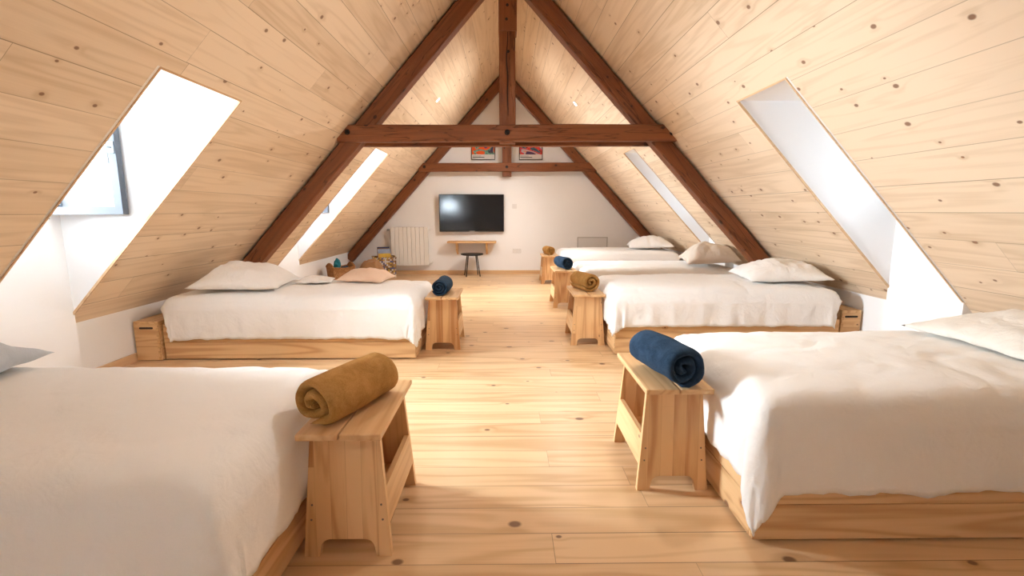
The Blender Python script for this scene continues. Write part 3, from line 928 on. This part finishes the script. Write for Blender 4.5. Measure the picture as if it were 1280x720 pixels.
# radiator
def radiator(x0, x1, z0, z1):
    t = thing('radiator', 'white cast radiator on the end wall beside the woven basket of magazines', 'radiator', ((x0+x1)/2, YF-.002, 0))
    n = 9; w = x1-x0; p = w/n
    for i in range(n):
        xa = -w/2+i*p+.002; xb = xa+p-.004
        b = box(xa, xb, -.115, -.035, z0, z1, .006, seg=3)
        obj('radiator_section', b, 'radiator', t, smooth=False)
    for z in (z0+.05, z1-.05):
        obj('manifold', tube([(-w/2-.012, -.075, z), (w/2+.012, -.075, z)], .016, 12), 'radiator', t, smooth=True)
    obj('valve', tube([(-w/2-.012, -.075, z1-.05), (-w/2-.030, -.075, z1-.05), (-w/2-.034, -.075, z1-.05), (-w/2-.065, -.075, z1-.05)], [.014, .014, .02, .018], 12), 'chrome', t, smooth=True)
    obj('pipe', tube([(w/2+.012, -.075, z0+.05), (w/2+.045, -.075, z0+.05), (w/2+.05, -.07, z0+.05), (w/2+.05, -.02, z0+.05), (w/2+.05, 0, z0+.05)], .010, 10), 'radiator', t, smooth=True)
    obj('pipe', tube([(w/2+.012, -.075, z1-.05), (w/2+.03, -.075, z1-.05), (w/2+.03, 0, z1-.05)], .010, 10), 'radiator', t, smooth=True)
    for s in (-1, 1):
        obj('wall_bracket', box(s*w*.3-.012, s*w*.3+.012, -.04, 0, z1-.14, z1-.10), 'radiator', t)
radiator(-2.10, -1.425, .165, .865)
# wall shelf
t = thing('wall_shelf', 'short wooden shelf on two brackets under the television', 'shelf', (-.625, YF, .60))
obj('board', box(-.44, .44, -.24, 0, -.018, .014, .004), 'pineX', t)
for s in (-.275, .265):
    pts = [(0, -.018), (-.20, -.018), (-.20, -.04)]+[(-.17*math.cos(a)-.02+.0, -.04-.17*math.sin(a)) for a in np.linspace(.1, PI/2, 8)]+[(-.02, -.235), (0, -.235)]
    obj('bracket', prism(pts, s-.016, s+.016, 'X', .002), 'pineZ', t)
# black stool
t = thing('stool', 'small round black stool with four thin legs under the wall shelf', 'stool', (-.615, 8.58, 0), R(12))
obj('seat', lathe([(.05, .372), (.17, .374), (.198, .382), (.204, .395), (.198, .404), (.16, .402), (.03, .399)], 36), 'black', t, smooth=True)
for a in (45, 135, 225, 315):
    c, s = math.cos(R(a)), math.sin(R(a))
    obj('leg', tube([(.11*c, .11*s, .376), (.175*c, .175*s, .0)], .0095, 10), 'blackmetal', t, smooth=True)
# framed posters
def poster(x0, x1, z0, z1, label, seed):
    t = thing('framed_poster', label, 'framed poster', ((x0+x1)/2, YF, (z0+z1)/2), 0, 'framed posters on the end wall')
    w, h = (x1-x0)/2, (z1-z0)/2
    b = bmesh.new()
    O = [(-w, -h), (w, -h), (w, h), (-w, h)]; k = .011; I = [(-w+k, -h+k), (w-k, -h+k), (w-k, h-k), (-w+k, h-k)]
    L = [[b.verts.new((p[0], y, p[1])) for p in q] for y in (-.022, -.001) for q in (O, I)]
    for a in range(4):
        c = (a+1) % 4
        for f in ((L[0][a], L[0][c], L[1][c], L[1][a]), (L[2][a], L[3][a], L[3][c], L[2][c]), (L[1][a], L[1][c], L[3][c], L[3][a]), (L[0][a], L[2][a], L[2][c], L[0][c])): b.faces.new(f)
    obj('frame', b, 'black', t)
    pr = obj('print', box(-w+k-.001, w-k+.001, -.010, -.004, -h+k-.001, h-k+.001), 'poster%d' % seed, t)
    cap = .085
    obj('caption_panel', box(-w+k, w-k, -.0112, -.0102, -h+k, -h+k+cap), 'plate', pr)
    for i, (z, ww, hh) in enumerate(((.058, .15, .006), (.034, .21, .012))):
        obj('caption_line', box(-w+k+.012, -w+k+.012+ww, -.0120, -.0113, -h+k+z-hh/2, -h+k+z+hh/2), 'black', pr)
def art(name, stops, seed, scale):
    t = NT(name)
    tc = t.n('ShaderNodeTexCoord')
    mp = t.n('ShaderNodeMapping'); mp.inputs['Location'].default_value = (seed*3.1, seed, seed*.7); t.t.links.new(tc.outputs['Object'], mp.inputs[0])
    n = t.noise(mp.outputs[0], scale, 1.5, .5, 1.6)
    r = t.n('ShaderNodeValToRGB'); r.color_ramp.interpolation = 'CONSTANT'
    e = r.color_ramp.elements
    while len(e) < len(stops): e.new(.5)
    for el, (p, c) in zip(e, stops): el.position = p; el.color = (*c, 1)
    t.t.links.new(n, r.inputs[0])
    sp_ = t.noise(mp.outputs[0], 45.0, 0.0)
    dots = t.math('GREATER_THAN', sp_, .63)
    band = t.math('MULTIPLY', t.math('GREATER_THAN', n, .40), t.math('LESS_THAN', n, .47))
    c = t.mix(t.math('MULTIPLY', dots, band), r.outputs[0], (.02, .03, .03))
    M[name] = t.fin(c, .3, .4)
art('poster1', [(0, (.05, .03, .12)), (.34, (.07, .06, .09)), (.40, (.16, .38, .30)), (.48, (.75, .10, .02)), (.60, (.13, .05, .20)), (.66, (.75, .50, .08))], 1.9, 3.4)
art('poster2', [(0, (.03, .06, .10)), (.36, (.08, .16, .24)), (.42, (.70, .07, .05)), (.50, (.55, .05, .16)), (.53, (.42, .45, .50)), (.61, (.72, .30, .22)), (.65, (.07, .04, .12))], 4.6, 3.0)
poster(-.625, -.200, 2.058, 2.65, 'framed poster with green and orange shapes, on the radiator side of the post', 1)
poster(.230, .652, 2.058, 2.65, 'framed poster with a red peak and grey band, above the light switch', 2)
# switch, socket, vent
t = thing('light_switch', 'small white light switch plate on the end wall beside the television', 'light switch', (.150, YF, 1.24))
obj('plate', box(-.042, .042, -.010, 0, -.042, .042, .003), 'plate', t)
obj('rocker', box(-.022, .022, -.014, -.009, -.022, .022, .002), 'plate', t)
t = thing('wall_socket', 'white double power socket low on the end wall', 'socket', (.195, YF, .425))
obj('plate', box(-.080, .080, -.010, 0, -.042, .042, .003), 'plate', t)
for s in (-.038, .038):
    obj('socket_ring', lathe([(.021, 0), (.024, .004), (.021, .004), (.019, -.002)], 20), 'radiator', t, loc=(s, -.008, 0), rot=(PI/2, 0, 0))
t = thing('wall_hatch', 'white framed access hatch low on the end wall above the last bed', 'hatch', (1.59, YF, .50))
b = bar_frame(.56, .36, .018, .010)
obj('hatch_frame', b, 'hatch', t, loc=(-.28, 0, -.18), rot=(0, 0, -PI/2))
obj('hatch_panel', box(-.258, .258, -.006, 0, -.158, .158, .002), 'plate', t)

# ------------------------------------------------------------------ baskets under the slope
def basket_body(w, d, h, flare=.02, dip=0.):
    """open tub with wall thickness; DIP lowers the long sides between raised ends"""
    b = bmesh.new(); n = 12; nz = 10
    def outline(k, inset):
        fl = flare*(k)
        hw, hd = w/2-flare+fl-inset, d/2-flare+fl-inset
        pts = []
        for i in range(n): pts.append((-hw+2*hw*i/n, -hd))
        for i in range(n): pts.append((hw, -hd+2*hd*i/n))
        for i in range(n): pts.append((hw-2*hw*i/n, hd))
        for i in range(n): pts.append((-hw, hd-2*hd*i/n))
        return pts
    def ring(k, inset, z0=0):
        r = []
        for x, y in outline(k, inset):
            e = abs(x)/(w/2)
            z = z0+(h-z0)*k
            if dip: z += k*dip*(math.cos(y/(d/2)*PI/2) if e > .8 else -.25*(1-e))
            r.append(b.verts.new((x, y, z)))
        return r
    O = [ring(k/nz, 0) for k in range(nz+1)]
    I = [ring(k/nz, .016, .015) for k in range(nz+1)]
    m = 4*n
    for A, B in zip(O, O[1:]):
        for i in range(m): b.faces.new((A[i], A[(i+1) % m], B[(i+1) % m], B[i]))
    for A, B in zip(I, I[1:]):
        for i in range(m): b.faces.new((B[i], B[(i+1) % m], A[(i+1) % m], A[i]))
    for i in range(m): b.faces.new((O[-1][i], O[-1][(i+1) % m], I[-1][(i+1) % m], I[-1][i]))
    b.faces.new(O[0][::-1]); b.faces.new(I[0])
    return b, [tuple(v.co) for v in O[-1]]
def weave(name, cols, su, dark, holes=0.):
    t = NT(name)
    tc = t.n('ShaderNodeTexCoord'); sp = t.n('ShaderNodeSeparateXYZ'); t.t.links.new(tc.outputs['Object'], sp.inputs[0])
    a = t.math('MULTIPLY', t.math('ADD', sp.outputs[0], sp.outputs[1]), su); z = t.math('MULTIPLY', sp.outputs[2], su)
    ia, iz = t.math('FLOOR', a), t.math('FLOOR', z)
    w = t.n('ShaderNodeTexWhiteNoise', noise_dimensions='2D'); t.set(w.inputs['Vector'], t.comb(ia, iz))
    par = t.math('MODULO', t.math('ADD', ia, iz), 2.0)
    par = t.math('ABSOLUTE', par)
    ha = t.math('ABSOLUTE', t.math('SINE', t.math('MULTIPLY', a, PI))); hz = t.math('ABSOLUTE', t.math('SINE', t.math('MULTIPLY', z, PI)))
    h = t.math('ADD', t.math('MULTIPLY', par, ha), t.math('MULTIPLY', t.math('SUBTRACT', 1.0, par), hz))
    r = t.n('ShaderNodeValToRGB'); r.color_ramp.interpolation = 'CONSTANT'
    e = r.color_ramp.elements
    while len(e) < len(cols): e.new(.5)
    for i, (el, c) in enumerate(zip(e, cols)): el.position = i/len(cols); el.color = (*c, 1)
    t.t.links.new(w.outputs[0], r.inputs[0])
    gap = t.math('MULTIPLY', t.math('LESS_THAN', ha, .45), t.math('LESS_THAN', hz, .55))
    c = t.mix(t.math('MULTIPLY', gap, .9), r.outputs[0], dark)
    t.bump(h, .8, .006)
    M[name] = t.fin(c, .7, .2)
weave('wicker', [(.42, .20, .08), (.36, .165, .06), (.48, .24, .10), (.33, .15, .055)], 60., (.10, .04, .015))
weave('paperweave', [(.42, .26, .12), (.70, .66, .60), (.20, .12, .07), (.12, .13, .25), (.60, .40, .10), (.34, .19, .08), (.66, .60, .55)], 34., (.05, .03, .02))
# wicker tub by the knee wall
t = thing('wicker_basket', 'brown wicker tub with raised ends against the low wall by the dark rafter', 'basket', (-2.56, 7.40, 0), R(42), 'baskets under the slope')
bb, rim = basket_body(.34, .28, .305, .02, .06)
obj('tub', bb, 'wicker', t)
obj('rim', tube(rim+[rim[0]], .010, 8), 'wicker', t, smooth=True)
def cloth_lump(name, label, cat, loc, s, mat, seed, rz=0):
    b = bmesh.new()
    bmesh.ops.create_icosphere(b, subdivisions=4, radius=1)
    for v in b.verts:
        k = 1+.28*fbm(v.co.x*1.3+seed, v.co.y*1.3, v.co.z*1.3+seed, 3)+.10*noise.noise(v.co*4+Vector((seed, 0, 0)))
        v.co = Vector((v.co.x*k*s[0], v.co.y*k*s[1], max(-.75, v.co.z*k)*s[2]))
    o = obj(name, b, mat, smooth=True); o.location = loc; o.rotation_euler = (0, 0, rz)
    return tag(o, label, cat)
cloth_lump('folded_cloth', 'teal cloth sticking up out of the brown wicker tub', 'cloth', (-2.615, 7.42, .325), (.055, .05, .095), 'teal', 3, .5)
cloth_lump('folded_cloth', 'dark cloth lying inside the brown wicker tub', 'cloth', (-2.50, 7.39, .265), (.07, .06, .055), 'navy', 6, .9)
# magazines in a woven paper basket
t = thing('woven_basket', 'woven basket of multicoloured paper strips holding magazines, beside the radiator', 'basket', (-2.165, 8.50, 0), R(20), 'baskets under the slope')
bb, rim = basket_body(.38, .34, .35, .012)
obj('tub', bb, 'paperweave', t)
obj('rim', tube(rim+[rim[0]], .011, 8), 'paperweave', t, smooth=True)
mg = ['navy one at the back', 'white one behind the yellow edged one', 'yellow edged one at the front', 'pale blue one', 'red edged one', 'grey one', 'brown one']
mc = [(.02, .03, .11), (.62, .62, .63), (.62, .40, .06), (.30, .38, .55), (.42, .06, .06), (.30, .30, .32), (.22, .13, .08)]
for i in range(7):
    M['mag%d' % i] = plain('magazine cover %d' % i, mc[i], .35, nz=.35, ns=22.)
    hh = [.30, .27, .20, .275, .255, .235, .28][i]
    order = [6, 3, 0, 1.2, 4.4, 2.2, 5.2][i]
    m = thing('magazine', 'magazine standing in the woven basket, the '+mg[i], 'magazine', (-2.165, 8.50, .22), R(20), 'magazines in the woven basket')
    yy = -.11+.034*order
    obj('cover', box(-.105, .105, yy, yy+.0012, 0, hh), 'mag%d' % i, m, rot=(0, 0, 0))
    obj('pages', box(-.1035, .104, yy+.0012, yy+.0105, .001, hh-.002), 'plate', m)
    obj('cover', box(-.105, .105, yy+.0105, yy+.0117, 0, hh), 'mag%d' % i, m)
# floor cushion and dark bundle between the baskets
pillow('tan floor cushion slumped between the two baskets', (-2.24, 7.98, .115), R(20), .46, .42, .26, 'tan', 61, (R(10), 0), group='floor cushions')['category'] = 'cushion'
cloth_lump('folded_cloth', 'purple blue cloth bundle on the floor in front of the tan cushion', 'cloth', (-2.17, 7.30, .11), (.13, .10, .14), 'purple', 9, .3)
